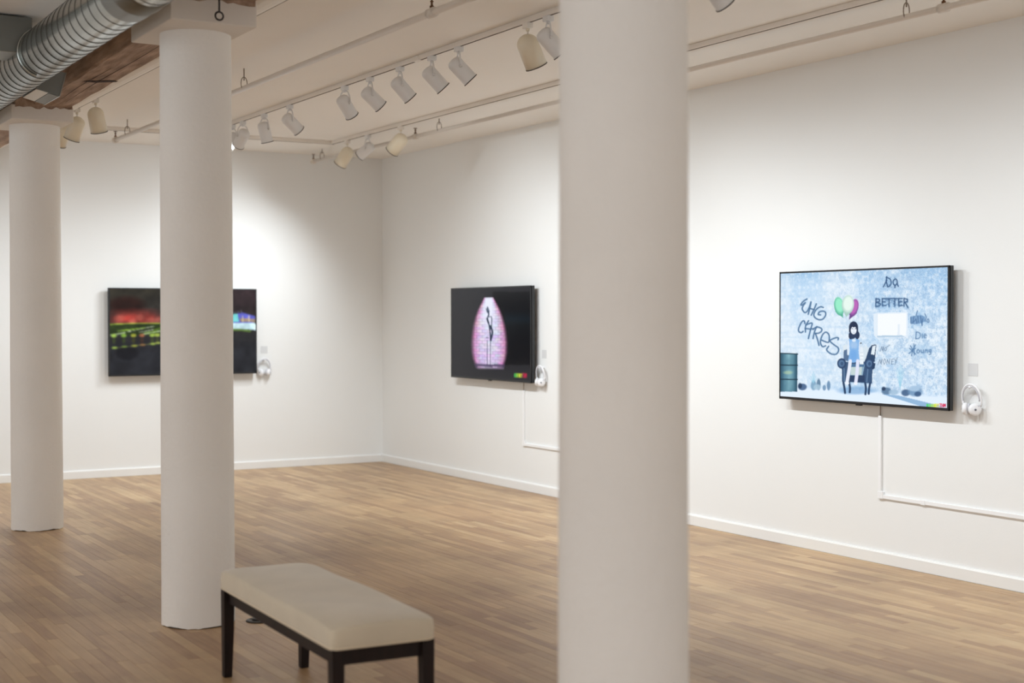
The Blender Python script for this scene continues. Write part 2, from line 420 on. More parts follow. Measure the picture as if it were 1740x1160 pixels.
def spotlight(kind, x, y, d, label, power=1.0, group='track spotlights', size=106):
    cream = kind == 'cream'
    body = M_LAMPC if cream else M_LAMPW
    t = thing('track_spotlight', label, 'spotlight', (x, y, 3.110), group)
    A = aim_matrix(d)
    MB().box(-.02, .02, -.028, .028, -.03, .001).build('track_adapter', M_LAMPW if not cream else M_TRACK, t, bevel=.004)
    MB().lathe([(0, -.045), (.010, -.044), (.011, -.03), (.011, -.025)], 16).build('swivel', body, t)
    if cream:
        R, Ln, pz, up_ = .060, .185, -.115, .055
        MB().tube([(0, 0, -.04), (0, 0, pz + .03)], .005, 8).build('stem', M_TRACK, t)
        P = Matrix.Translation((0, 0, pz)) @ A
        top = up_
        prof = [(0, top)] + [(R * math.sin(a), top - R * .95 + R * .95 * math.cos(a)) for a in [PI / 2 * k / 8 for k in range(1, 9)]]
        prof += [(R * 1.03, top - Ln), (R * 1.03 - .003, top - Ln), (R - .004, top - .07), (R * .6, top - .03), (0, top - .02)]
    else:
        R, Ln, pz, up_ = .047, .162, -.122, .060
        P = Matrix.Translation((0, 0, pz)) @ A
        top = up_
        prof = [(0, top), (.018, top - .001), (.033, top - .006), (.043, top - .016), (.0475, top - .030), (R, top - .05), (R, top - Ln + .006), (R + .002, top - Ln), (R - .001, top - Ln), (R - .004, top - .06), (.02, top - .05), (0, top - .05)]
        piv = (A @ Vector((0, 1, 0)))
        for s_ in (-1, 1):
            pts = []
            for k in range(9):
                q = k / 8
                off_ = piv * (s_ * (.010 + (.054 - .010) * math.sin(q * PI / 2)))
                zz = -.034 + (pz + .034) * (1 - math.cos(q * PI / 2)) * 1.0
                pts.append(Vector((0, 0, zz)) + off_)
            MB().tube(pts, .0052, 8).build('yoke_arm', body, t)
            c0 = Vector((0, 0, pz)) + piv * (s_ * .047); c1 = Vector((0, 0, pz)) + piv * (s_ * .060)
            MB().tube([c0, c1], .009, 10).build('pivot_knob', body, t)
    MB().lathe(prof, 40, P).build('housing', body, t)
    rz = top - Ln
    rr_ = prof[-5][0] if cream else R + .002
    MB().lathe([(rr_ - .004, rz + .001), (rr_ + .0012, rz + .002), (rr_ + .0012, rz - .003), (rr_ - .004, rz - .003)], 40, P, close=True).build('rim', M_RIM, t)
    MB().lathe([(0, rz + .045), (.022, rz + .046), (.034, rz + .055), (.03, rz + .075)], 24, P).build('bulb', M_BULB, t)
    ld = bpy.data.lights.new('spot_beam', 'SPOT'); ld.energy = SPOT_W * power; ld.color = SPOT_COL
    ld.spot_size = math.radians(size); ld.spot_blend = 1.0; ld.shadow_soft_size = .022
    lo = bpy.data.objects.new('spot_beam', ld); col.objects.link(lo); lo.parent = t
    lo.matrix_local = P @ Matrix.Translation((0, 0, rz - .004))
    return t
def toward(x, y, tx, ty, tz):
    return (tx - x, ty - y, tz - 2.985)
W_ = 'row of white can spotlights on the long track'
main = [
    (-2.000, (-.55, -.25, -.8), .45, 'white can spotlight whose lit mouth faces the column, first on the long track'),
    (-2.253, toward(MX, -2.253, -2.7, 0, .8), .75, 'white can spotlight tilted at the back wall, second on the long track'),
    (-2.748, (.3, .12, -1), 1.2, 'white can spotlight hanging nearly straight down, third on the long track'),
    (-3.294, toward(MX, -3.294, 0, -3.0, 1.0), 1.9, 'white can spotlight alone between two gaps on the long track'),
    (-4.326, (1, .35, -1.2), 1.7, 'white can spotlight starting the evenly spaced five on the long track'),
    (-4.746, toward(MX, -4.746, 0, -4.9, .95), 1.0, 'white can spotlight tilted most steeply outward, second of the evenly spaced five'),
    (-5.206, toward(MX, -5.206, 0, -5.5, .55), 1.0, 'white can spotlight in the middle of the evenly spaced five'),
    (-5.656, toward(MX, -5.656, 0, -6.2, .55), 1.0, 'white can spotlight fourth of the evenly spaced five on the long track'),
    (-6.005, toward(MX, -6.005, 0, -6.7, .55), 1.0, 'white can spotlight ending the evenly spaced five, before the track joiner'),
]
for (y, d, pw, lab) in main: spotlight('white', MX, y, d, lab, pw, W_)
spotlight('cream', MX, -6.804, (.55, .10, -1.0), 'large cream dome spotlight paired with a white can on the long track', .8, 'cream dome spotlights')
spotlight('white', MX, -7.016, toward(MX, -7.016, 0, -7.6, .55), 'white can spotlight touching the large cream dome spotlight', 1.0, W_)
for y, lab in ((-8.42, 'white can spotlight on the long track just past the cream and white pair'), (-9.1, 'added unseen white can spotlight second past the cream and white pair on the long track'),
               (-9.9, 'added unseen white can spotlight third past the cream and white pair on the long track'), (-10.8, 'added unseen white can spotlight last on the long track, farthest from the back wall')):  # last three are unseen lamps, added to keep the right wall bright
    spotlight('white', MX, y, toward(MX, y, 0, y - .1, .55), lab, 1.0, W_)
spotlight('cream', WX, -1.504, toward(WX, -1.504, -1.9, 0, .9), 'cream dome spotlight nearest the corner on the wall-side track', 1.15, 'cream dome spotlights', 100)
spotlight('white', WX, -1.949, toward(WX, -1.949, -2.5, 0, 1.3), 'white can spotlight between two cream domes on the wall-side track', 1.1, size=96)
spotlight('cream', WX, -2.617, toward(WX, -2.617, -2.3, 0, .3), 'cream dome spotlight beside the brass sprinkler on the wall-side track', 1.15, 'cream dome spotlights', 100)
spotlight('cream', LX, -1.858, (-.3, .8, -1.3), 'cream dome spotlight nearest the back wall of three on the beam-side track', .8, 'cream dome spotlights', 124)
spotlight('cream', LX, -2.303, (-.35, .5, -1.3), 'cream dome spotlight in the middle of three on the beam-side track', .8, 'cream dome spotlights', 124)
spotlight('cream', LX, -2.870, (.35, .35, -1.3), 'cream dome spotlight farthest from the back wall of three on the beam-side track', .8, 'cream dome spotlights', 124)

# ------------------------------------------------------------------ sprinkler pipes
def pipe(label, x, z, y0, y1, r, hooks, heads, sleeves):
    t = thing('sprinkler_pipe', label, 'pipe', (x, 0, z), 'sprinkler pipes under the ceiling')
    MB().tube([(0, y0, 0), (0, y1, 0)], r, 16).build('pipe_run', M_PIPE, t)
    for y in sleeves:
        MB().tube([(0, y - .035, 0), (0, y + .035, 0)], r * 1.25, 16).build('coupling', M_PIPE, t)
    hgt = CEIL - z
    for y in hooks:
        rg_ = min(.034, hgt * .42)
        pts = [(rg_ * .62 * math.cos(2 * PI * i / 20), y, r * -.2 + rg_ + rg_ * 1.25 * math.sin(2 * PI * i / 20)) for i in range(20)]
        h_ = MB().tube(pts, .0032, 6, closed=True).build('hanger_loop', M_WIRE, t)
        MB().tube([(0, y, rg_ * 1.5), (0, y, hgt + .002)], .004, 8).build('hanger_rod', M_WIRE, h_)
    for y in heads:
        MB().tube([(0, y - .03, 0), (0, y + .03, 0)], r * 1.45, 16).build('tee_fitting', M_PIPE, t)
        hd = MB().lathe([(.006, r), (.011, r + .004), (.011, r + .016), (.006, r + .018), (.005, r + .034), (.009, r + .036), (.009, r + .04), (.004, r + .042), (.004, r + .05), (.017, r + .052), (.017, r + .055), (0, r + .056)], 16, Matrix.Translation((0, y, 0)))
        hd.build('sprinkler_head', M_BRASS, t)
pipe('painted sprinkler pipe on loop hangers between the two outer light tracks', -3.10, 3.01, -14, -1.25, .0175, (-1.67, -4.49, -10.2), (-1.3, -7.2), (-7.62, -9.8))
pipe('painted sprinkler pipe on loop hangers nearest the two-screen wall', -.885, 3.04, -14, -.25, .016, (-.52, -3.0, -8.2), (-.3, -2.56, -8.45), (-2.2, -6.0))

# ------------------------------------------------------------------ bench
bench = thing('bench', 'beige upholstered bench with dark wooden legs between two columns', 'bench', (-4.215, -8.41, 0))
bench.rotation_euler = (0, 0, math.radians(-2.0))
BW, BL = .195, .645
nx, nyy = 16, 34
vs = []; fs = []
def seat_pt(u, v, top):
    cx, cy = u * BW, v * BL
    rr_ = .03
    ax, ay = max(abs(cx) - (BW - rr_), 0), max(abs(cy) - (BL - rr_), 0)
    d = math.hypot(ax, ay)
    if d > rr_:
        cx = math.copysign(BW - rr_ + ax * rr_ / d, cx) if ax else cx
        cy = math.copysign(BL - rr_ + ay * rr_ / d, cy) if ay else cy
    return cx, cy
us = [math.sin(PI / 2 * (2 * i / nx - 1)) for i in range(nx + 1)]
vv = [math.sin(PI / 2 * (2 * i / nyy - 1)) for i in range(nyy + 1)]
def crown(u, v): return .466 - .014 * (abs(u) ** 5) - .014 * (abs(v) ** 12) + .003 * math.sin(5 * v + 2 * u)
for j, v in enumerate(vv):
    for i, u in enumerate(us):
        cx, cy = seat_pt(u, v, True)
        vs.append((cx, cy, crown(u, v)))
n1 = nx + 1
for j in range(nyy):
    for i in range(nx): fs.append((j * n1 + i, j * n1 + i + 1, (j + 1) * n1 + i + 1, (j + 1) * n1 + i))
ring = [i for i in range(n1)] + [j * n1 + nx for j in range(1, nyy + 1)] + [nyy * n1 + i for i in range(nx - 1, -1, -1)] + [j * n1 for j in range(nyy - 1, 0, -1)]
prev = ring
for (dz, ex) in ((.012, 1.012), (.03, 1.018), (.052, 1.012), (.066, 1.0)):
    cur = []
    for k in ring:
        xx, yy, zz = vs[k]
        ztop = .468 - .040
        f_ = dz / .066
        z_ = zz * (1 - f_) + (.372) * f_
        vs.append((xx + math.copysign((ex - 1) * BW, xx) * (1 if abs(xx) > BW * .8 else 0), yy + math.copysign((ex - 1) * BW, yy) * (1 if abs(yy) > BL * .9 else 0), z_)); cur.append(len(vs) - 1)
    for q in range(len(ring)): fs.append((prev[q], prev[(q + 1) % len(ring)], cur[(q + 1) % len(ring)], cur[q]))
    prev = cur
fs.append(tuple(prev))
seat = MB().add(vs, fs, True).build('seat_cushion', M_SEAT, bench)
wp = [(vs[k][0], vs[k][1], .376) for k in prev]
MB().tube(wp, .0045, 6, closed=True).build('welt', M_WELT, seat)
for s_ in (-1, 1):
    MB().box(s_ * (BW - .035) - .011, s_ * (BW - .035) + .011 + 0, -BL + .04, BL - .04, .315, .374).build('apron', M_LEG, bench)
    MB().box(-BW + .03, BW - .03, s_ * (BL - .03) - .011, s_ * (BL - .03) + .011, .315, .374).build('apron', M_LEG, bench)
for sx in (-1, 1):
    for sy in (-1, 1):
        def q4(cx, cy, h_): return [(cx - h_, cy - h_), (cx + h_, cy - h_), (cx + h_, cy + h_), (cx - h_, cy + h_)]
        levels = [(0, .0155, .022), (.004, .017, .022), (.2, .021, .006), (.374, .023, .0)]
        v_ = []
        for (z, h_, sp) in levels:
            for (a, b2) in q4(sx * (BW - .026), sy * (BL - .026 + sp * .6), h_): v_.append((a, b2, z))
        f_ = [(0, 3, 2, 1), (12, 13, 14, 15)]
        for l_ in range(3):
            for i in range(4): f_.append((l_ * 4 + i, l_ * 4 + (i + 1) % 4, l_ * 4 + 4 + (i + 1) % 4, l_ * 4 + 4 + i))
        MB().add(v_, f_).build('leg', M_LEG, bench)

# floor outlet
fo = thing('floor_outlet', 'round dark metal floor outlet cover beside the bench', 'floor outlet', (-3.86, -6.79, 0))
MB().lathe([(0, .0), (.064, 0), (.064, .004), (.058, .007), (.046, .008), (.044, .006), (0, .006)], 40).build('cover_ring', M_PLATE, fo)
MB().lathe([(0, .006), (.034, .006), (.034, .013), (.03, .015), (0, .015)], 32).build('lid', M_PLATE, fo)

# ------------------------------------------------------------------ pictures on the screens (painted as colours of a fine mesh)
class Paint:
    """Colour field over the screen; shapes are given in a sketch frame that a homography maps onto the screen."""
    def __init__(s, nx, ny, quad, base):
        s.nx, s.ny = nx, ny
        A = []; B = []
        for (u, v), (x, y) in zip(((0, 0), (1, 0), (1, 1), (0, 1)), quad):
            A.append([u, v, 1, 0, 0, 0, -x * u, -x * v]); B.append(x)
            A.append([0, 0, 0, u, v, 1, -y * u, -y * v]); B.append(y)
        h = np.linalg.solve(np.array(A, float), np.array(B, float))
        U, V = np.meshgrid((np.arange(nx) + .5) / nx, (np.arange(ny) + .5) / ny)
        w = h[6] * U + h[7] * V + 1
        s.X = (h[0] * U + h[1] * V + h[2]) / w; s.Y = (h[3] * U + h[4] * V + h[5]) / w
        s.U, s.V = U, V
        s.a = np.zeros((ny, nx, 3)) + np.array(base, float)
        s.T = (1, 0, 0)
        s.rng = np.random.default_rng(11)
    def frame(s, k=1, ox=0, oy=0): s.T = (k, ox, oy)
    def P(s, p): return (p[0] * s.T[0] + s.T[1], p[1] * s.T[0] + s.T[2])
    def mix(s, m, c): m = np.clip(m, 0, 1)[..., None]; s.a = s.a * (1 - m) + np.array(c, float) * m
    def ell(s, cx, cy, rx, ry, c, al=1, soft=.06, rot=0):
        cx, cy = s.P((cx, cy)); rx *= s.T[0]; ry *= s.T[0]
        dx, dy = s.X - cx, s.Y - cy
        ca, sa = math.cos(rot), math.sin(rot)
        d = np.sqrt(((dx * ca + dy * sa) / rx) ** 2 + ((-dx * sa + dy * ca) / ry) ** 2)
        s.mix(al * np.clip((1 - d) / soft + .5, 0, 1), c)
    def poly(s, pts, c, al=1):
        pts = [s.P(p) for p in pts]; ins = np.zeros_like(s.X, bool); n = len(pts)
        for i in range(n):
            (x0, y0), (x1, y1) = pts[i], pts[(i + 1) % n]
            if y0 == y1: continue
            cnd = (s.Y >= min(y0, y1)) & (s.Y < max(y0, y1))
            ins ^= cnd & (s.X < x0 + (s.Y - y0) * (x1 - x0) / (y1 - y0))
        s.mix(al * ins, c)
    def line(s, pts, w, c, al=1, smooth=True):
        if smooth and len(pts) > 2:
            q = []
            for i in range(len(pts) - 1):
                p0, p1, p2, p3 = pts[max(i - 1, 0)], pts[i], pts[i + 1], pts[min(i + 2, len(pts) - 1)]
                for k in range(4):
                    t = k / 4
                    q.append(tuple(.5 * (2 * p1[d] + (p2[d] - p0[d]) * t + (2 * p0[d] - 5 * p1[d] + 4 * p2[d] - p3[d]) * t * t + (3 * p1[d] - p0[d] - 3 * p2[d] + p3[d]) * t ** 3) for d in (0, 1)))
            pts = q + [pts[-1]]
        pts = [s.P(p) for p in pts]; w = w * s.T[0]; best = np.full_like(s.X, 1e9)
        for (x0, y0), (x1, y1) in zip(pts[:-1], pts[1:]):
            dx, dy = x1 - x0, y1 - y0; l2 = dx * dx + dy * dy + 1e-9
            t = np.clip(((s.X - x0) * dx + (s.Y - y0) * dy) / l2, 0, 1)
            best = np.minimum(best, np.hypot(s.X - x0 - t * dx, s.Y - y0 - t * dy))
        s.mix(al * np.clip((w / 2 - best) / 2.5 + .5, 0, 1), c)
    def noise(s, gx, gy, seed):
        g = np.random.default_rng(seed).random((gy + 2, gx + 2))
        u = s.U * gx; v = s.V * gy; i = u.astype(int); j = v.astype(int); fu = u - i; fv = v - j
        fu = fu * fu * (3 - 2 * fu); fv = fv * fv * (3 - 2 * fv)
        return (g[j, i] * (1 - fu) + g[j, i + 1] * fu) * (1 - fv) + (g[j + 1, i] * (1 - fu) + g[j + 1, i + 1] * fu) * fv
    def fbm(s, gx, gy, seed, oct=4):
        r = 0; a = .5; t = 0
        for o in range(oct):
            r = r + a * s.noise(gx * 2 ** o, gy * 2 ** o, seed + o); t += a; a *= .55
        return r / t

def screen_mesh(P, w, h):
    nx, ny = P.nx, P.ny
    c = np.clip(P.a, 0, 255) / 255
    c = np.where(c <= .04045, c / 12.92, ((c + .055) / 1.055) ** 2.4)
    xs = (np.arange(nx + 1) / nx - .5) * w; zs = (.5 - np.arange(ny + 1) / ny) * h
    gx, gz = np.meshgrid(xs, zs)
    vs = np.stack([gx.ravel(), np.zeros(gx.size), gz.ravel()], 1)
    idx = np.arange((nx + 1) * (ny + 1)).reshape(ny + 1, nx + 1)
    fs = np.stack([idx[:-1, :-1].ravel(), idx[1:, :-1].ravel(), idx[1:, 1:].ravel(), idx[:-1, 1:].ravel()], 1)
    me = bpy.data.meshes.new('display')
    me.from_pydata(vs.tolist(), [], fs.tolist())
    # corner colours averaged to the points for a smooth picture
    pc = np.zeros((ny + 1, nx + 1, 3)); wt = np.zeros((ny + 1, nx + 1, 1))
    for dj in (0, 1):
        for di in (0, 1):
            pc[dj:dj + ny, di:di + nx] += c; wt[dj:dj + ny, di:di + nx] += 1
    pc /= wt
    a = me.attributes.new('picture', 'FLOAT_COLOR', 'POINT')
    a.data.foreach_set('color', np.concatenate([pc.reshape(-1, 3), np.ones(((nx + 1) * (ny + 1), 1))], 1).astype(np.float32).ravel())
    return me

def wordmark(P, x0, y0, x1, y1):
    """little block-letter mark running green, yellow, red"""
    n = 9; w = (x1 - x0) / n
    G = {'R': [[(0, 1), (0, 0), (.8, .1), (.8, .45), (0, .5)], [(.3, .5), (.85, 1)]], 'Y': [[(0, 0), (.42, .5)], [(.85, 0), (.42, .5), (.42, 1)]],
         'T': [[(0, 0), (.9, 0)], [(.45, 0), (.45, 1)]], 'H': [[(0, 0), (0, 1)], [(.8, 0), (.8, 1)], [(0, .5), (.8, .5)]], 'M': [[(0, 1), (0, 0), (.42, .6), (.85, 0), (.85, 1)]]}
    cols = [(70, 215, 90), (120, 225, 80), (175, 230, 60), (210, 235, 60), (225, 228, 60), (225, 205, 80), (225, 60, 90), (220, 25, 75), (205, 15, 70)]
    for i in range(n):
        ch = '....RYTHM'[i]
        bx = x0 + i * w
        f = lambda p: (bx + p[0] * w * .82, y0 + p[1] * (y1 - y0))
        if ch == '.': P.poly([f((0, 0)), f((1.1, 0)), f((1.1, 1)), f((0, 1))], cols[i], .8)
        else:
            for st in G[ch]: P.line([f(p) for p in st], w * .34, cols[i], 1, smooth=False)

# --- screen 1: blue graffiti wall, girl in armchair with balloons
NAVY = (58, 88, 128); DK = (34, 54, 84); MID = (104, 144, 190)
P1 = Paint(520, 296, ((66, 98), (1224, 62), (1236, 1056), (68, 962)), (222, 237, 250))
f1 = P1.fbm(5, 3, 1); f2 = P1.fbm(9, 6, 7)
P1.mix(np.clip((f1 - .45) * 2.6, 0, .5), (172, 210, 244))
P1.mix(np.clip((P1.U - .45) * 1.3, 0, 1) * np.clip((.42 - P1.V) * 3, 0, 1) * np.clip(f2 * 1.5 - .15, 0, 1) * .9, (128, 178, 226))
P1.mix(np.clip(.12 - P1.V, 0, .12) * 5 * f2, (120, 170, 215))
f3 = P1.fbm(70, 42, 31, 2); f4 = P1.noise(7, 60, 41)
P1.mix(np.clip((f3 - .5) * 2.4, 0, .45) * np.clip(P1.U * 1.2, .3, 1), (142, 180, 218))
P1.mix(np.clip((.42 - f3) * 3, 0, .5), (242, 249, 255))
P1.mix(np.clip((f4 - .6) * 1.2, 0, .3), (168, 204, 236))
sp = P1.rng.random(P1.X.shape)
P1.mix((sp > .9) * np.clip(P1.U * 1.5 - .2, .15, 1) * .6, (96, 136, 176))
P1.mix((sp < .12) * .6, (236, 246, 255))
P1.mix(np.clip((P1.V - .905) * 40, 0, 1), (226, 240, 255))            # ground
P1.mix(np.clip(.25 - np.abs(P1.U - .2), 0, 1) * 2 * np.clip(.25 - np.abs(P1.V - .45), 0, 1) * 2.5, (234, 245, 255))
P1.frame(.4643, 124.3, 207.1)
for st in ([(270, 150), (220, 180), (180, 230), (195, 242), (245, 205), (215, 250), (200, 300), (230, 350), (265, 345), (300, 290), (330, 195), (315, 280), (290, 380)],
           [(410, 225), (380, 300), (335, 395)], [(305, 292), (380, 310)],
           [(515, 280), (470, 270), (410, 310), (375, 380), (390, 430), (450, 465), (510, 455), (550, 400), (545, 350), (500, 335), (455, 350), (440, 385), (475, 392)],
           [(240, 520), (235, 490), (215, 480), (185, 510), (150, 590), (150, 640), (185, 660), (215, 640)],
           [(295, 480), (252, 560), (250, 650)], [(245, 597), (330, 605), (370, 598)], [(255, 545), (300, 525), (350, 520), (325, 620), (295, 750)],
           [(420, 570), (385, 650), (365, 750)], [(365, 612), (420, 575), (490, 600), (490, 640), (450, 668), (400, 672)], [(400, 672), (430, 760), (455, 855)],
           [(480, 770), (580, 810), (605, 790), (605, 700), (560, 655), (510, 690), (480, 770), (480, 830), (510, 875), (555, 862)],
           [(740, 772), (745, 745), (710, 740), (640, 768), (622, 795), (690, 855), (740, 890), (750, 940), (715, 990), (650, 990), (600, 960), (570, 920), (600, 870)]):
    P1.line(st, 23, (78, 114, 152), .9)
P1.frame(.607, 621.3, 82.8)
for (cx, cy, rx, ry) in ((345, 130, 105, 70), (355, 370, 205, 66), (670, 575, 120, 80), (690, 750, 70, 50), (690, 930, 140, 70)):
    P1.ell(cx, cy, rx, ry, (150, 190, 226), .45, soft=.9)
def glyphs(lst, w, c=(52, 84, 124), al=.85):
    for st in lst: P1.line(st, w, c, al, smooth=len(st) > 4)
glyphs([[(298, 68), (292, 120), (310, 185)], [(292, 78), (335, 95), (350, 140), (335, 175), (312, 186)], [(262, 185), (300, 108)],
        [(395, 95), (372, 120), (378, 158), (400, 166), (418, 140), (412, 105), (395, 95)], [(418, 150), (432, 182)], [(392, 170), (394, 196)]], 15)
glyphs([[(178, 322), (176, 412)], [(178, 322), (218, 332), (214, 355), (180, 364), (228, 380), (218, 404), (176, 412)],
        [(250, 322), (250, 402), (292, 402)], [(250, 322), (294, 322)], [(250, 360), (286, 360)],
        [(302, 322), (360, 322)], [(328, 322), (328, 412)], [(368, 322), (424, 322)], [(394, 322), (394, 412)],
        [(438, 322), (438, 404), (482, 404)], [(438, 322), (480, 322)], [(438, 362), (474, 362)],
        [(500, 322), (500, 412)], [(500, 322), (540, 332), (538, 358), (502, 368)], [(512, 368), (545, 428)]], 15)
rs = random.Random(9)
for k_ in range(150):
    wx_ = rs.choice([(175, 230, 318, 420), (245, 300, 318, 415), (300, 360, 316, 415), (365, 425, 316, 415), (435, 485, 318, 415), (495, 548, 318, 425), (270, 440, 70, 195)])
    P1.ell(rs.uniform(wx_[0], wx_[1]), rs.uniform(wx_[2], wx_[3]), rs.uniform(3, 8), rs.uniform(3, 9), (74, 110, 152), .55, soft=.6)
for (a0, b0) in ((176, 412), (214, 405), (250, 402), (328, 412), (394, 412), (438, 410), (545, 428), (200, 408), (262, 402), (450, 404)):
    P1.line([(a0, b0 - 20), (a0 + 2, b0 + 16)], 7, (80, 120, 160), .7, smooth=False)
# sprayed words beside the opening
P1.poly([(572, 535), (640, 520), (700, 515), (745, 540), (740, 590), (690, 612), (620, 625), (575, 610)], (92, 132, 178), .62)
glyphs([[(580, 540), (585, 615)], [(615, 530), (600, 610), (640, 560), (650, 610)], [(660, 525), (665, 600)], [(690, 530), (710, 640), (715, 560)], [(740, 500), (758, 540), (745, 590)], [(775, 560), (765, 590), (785, 600), (788, 575), (775, 560)], [(640, 520), (655, 465)]], 10, (76, 112, 156))
glyphs([[(645, 712), (640, 792)], [(645, 712), (682, 722), (692, 752), (680, 782), (640, 792)], [(712, 735), (714, 782)], [(735, 760), (758, 755), (750, 735), (735, 745), (735, 775), (758, 780)]], 11, (84, 122, 164))
glyphs([[(580, 870), (605, 920), (595, 990)], [(640, 860), (605, 920)], [(565, 960), (640, 900)], [(570, 900), (640, 970)], [(620, 850), (625, 980)],
        [(660, 920), (655, 950), (675, 955), (685, 935), (672, 915), (660, 920)], [(702, 918), (704, 950), (728, 952)], [(728, 918), (730, 955)], [(748, 955), (750, 920), (772, 922), (775, 955)],
        [(815, 920), (795, 922), (793, 945), (815, 948)], [(818, 918), (815, 970), (795, 975)]], 11, (84, 122, 164))
glyphs([[(232, 935), (252, 880), (258, 925), (275, 878), (266, 938)], [(300, 885), (285, 905), (290, 930), (308, 912), (300, 885)], [(312, 882), (346, 860)],
        [(208, 1088), (232, 1030), (236, 1075), (258, 1022), (248, 1085)], [(285, 1020), (272, 1050), (282, 1085), (298, 1050), (285, 1020)], [(310, 1085), (316, 1030), (338, 1082), (346, 1022)],
        [(394, 1082), (362, 1085), (368, 1028), (394, 1024)], [(366, 1055), (386, 1052)], [(404, 1026), (416, 1056)], [(432, 1005), (405, 1090)]], 7, (96, 120, 148), .8)
# white opening in the wall
P1.poly([(150, 497), (195, 485), (545, 478), (545, 775), (195, 780), (160, 750)], (226, 238, 249))
P1.poly([(200, 500), (530, 492), (528, 752), (200, 756)], (246, 250, 254))
P1.poly([(195, 750), (480, 748), (520, 770), (195, 772)], (170, 198, 222), .8)
P1.poly([(430, 620), (455, 620), (455, 750), (430, 750)], (226, 236, 246), .9)
P1.line([(195, 490), (195, 770)], 4, (216, 230, 242), .9, smooth=False)
# barrel
P1.frame()
P1.poly([(60, 655), (187, 664), (184, 932), (60, 930)], (66, 110, 132))
xb = np.clip((P1.X - 66) / 120, 0, 1)
inb = (P1.X < 186) & (P1.Y > 657) & (P1.Y < 932)
P1.mix(inb * np.clip(1 - np.abs(xb - .5) * 2.4, 0, 1) * np.clip(f2 * 1.6 - .2, 0, 1), (156, 204, 214))
P1.mix(inb * np.clip(np.abs(xb - .5) * 2 - .55, 0, 1), (24, 52, 70))
for yb in (741, 842): P1.line([(60, yb), (186, yb + 3)], 8, (22, 46, 62), .9, smooth=False)
P1.line([(60, 657), (187, 665)], 8, (24, 50, 66), .9, smooth=False)
P1.ell(120, 795, 30, 12, (190, 212, 170), .6, soft=.8)
# litter along the ground
for (cx, cy, rx, ry, c) in ((222, 898, 30, 24, NAVY), (205, 890, 14, 20, DK), (300, 888, 20, 34, (120, 160, 190)), (335, 880, 14, 40, (86, 120, 150)), (325, 900, 26, 20, (170, 200, 220)),
                            (375, 905, 12, 20, (110, 146, 180)), (405, 890, 12, 34, (100, 136, 172)), (810, 932, 34, 26, (80, 112, 146)), (860, 940, 34, 20, (160, 190, 216)),
                            (945, 945, 30, 24, NAVY), (1010, 935, 50, 36, (110, 146, 184)), (1005, 915, 40, 20, (176, 204, 230)), (1030, 955, 24, 18, NAVY), (790, 915, 14, 14, DK)):
    P1.ell(cx, cy, rx, ry, c, .85, soft=.35)
for (cx, h_) in ((298, 80), (905, 130)):
    for k in range(-3, 4): P1.line([(cx, 868 + (40 if cx > 500 else 0)), (cx + k * 9, 870 - h_ + abs(k) * 16)], 5, (150, 206, 230), .5, smooth=False)
P1.poly([(770, 950), (900, 965), (1230, 1050), (1060, 1045)], (120, 164, 206), .75)
# balloons, girl and armchair
P1.frame(.6785, 372.8, 207.1)
def balloon(cx, cy, rx, ry, tip, c, sh, rot):
    P1.poly([(cx - rx * .80, cy + ry * .55), (cx + rx * .80, cy + ry * .55), tip], sh)
    P1.ell(cx, cy, rx, ry, sh, 1, soft=.08, rot=rot)
    P1.ell(cx + 3, cy - ry * .12, rx * .86, ry * .84, c, .9, soft=.5, rot=rot)
balloon(148, 182, 50, 96, (192, 302), (160, 244, 208), (92, 178, 152), -.18)
balloon(298, 200, 46, 92, (250, 322), (196, 108, 190), (110, 70, 140), .25)
balloon(238, 165, 62, 98, (222, 296), (238, 252, 244), (170, 206, 196), .05)
P1.line([(205, 300), (215, 350), (250, 420)], 3, (210, 226, 240), .7)
# chair
P1.ell(330, 1060, 180, 40, (120, 166, 212), .7, soft=.5)
P1.poly([(190, 590), (230, 575), (260, 700), (200, 720)], (220, 232, 240))
P1.poly([(200, 640), (250, 620), (260, 760), (200, 740)], NAVY, .8)
P1.poly([(365, 610), (440, 600), (470, 640), (420, 780), (370, 790)], (214, 228, 238))
P1.poly([(460, 620), (490, 585), (535, 580), (520, 760), (480, 780), (400, 790), (430, 720)], (46, 72, 106))
P1.poly([(495, 600), (528, 590), (515, 690), (480, 680)], (226, 238, 246))
P1.poly([(180, 760), (500, 760), (495, 985), (185, 968)], (58, 86, 122))
P1.poly([(262, 780), (420, 780), (395, 910), (262, 900)], (140, 172, 196))
P1.poly([(275, 815), (390, 815), (385, 895), (275, 895)], (196, 214, 214))
P1.poly([(265, 780), (420, 780), (410, 812), (265, 812)], (80, 118, 156))
P1.poly([(262, 905), (420, 900), (420, 975), (262, 965)], (44, 66, 100))
for (cx, cy) in ((180, 775), (465, 780)):
    P1.ell(cx, cy, 46, 54, (46, 70, 106)); P1.ell(cx - 2, cy, 30, 36, (104, 138, 176), .8, soft=.5); P1.ell(cx + 2, cy + 2, 16, 20, (60, 88, 126))
P1.poly([(495, 760), (528, 780), (520, 830), (490, 850)], (40, 64, 98))
P1.line([(205, 830), (210, 960)], 12, (120, 152, 186), .6, smooth=False); P1.line([(450, 840), (440, 970)], 12, (120, 152, 186), .6, smooth=False)
for lg in ([(200, 975), (210, 1030), (218, 1085)], [(258, 975), (268, 1030), (266, 1078)], [(425, 985), (432, 1040), (428, 1100)], [(475, 985), (465, 1040), (462, 1095)]):
    P1.line(lg, 22, (40, 66, 100))
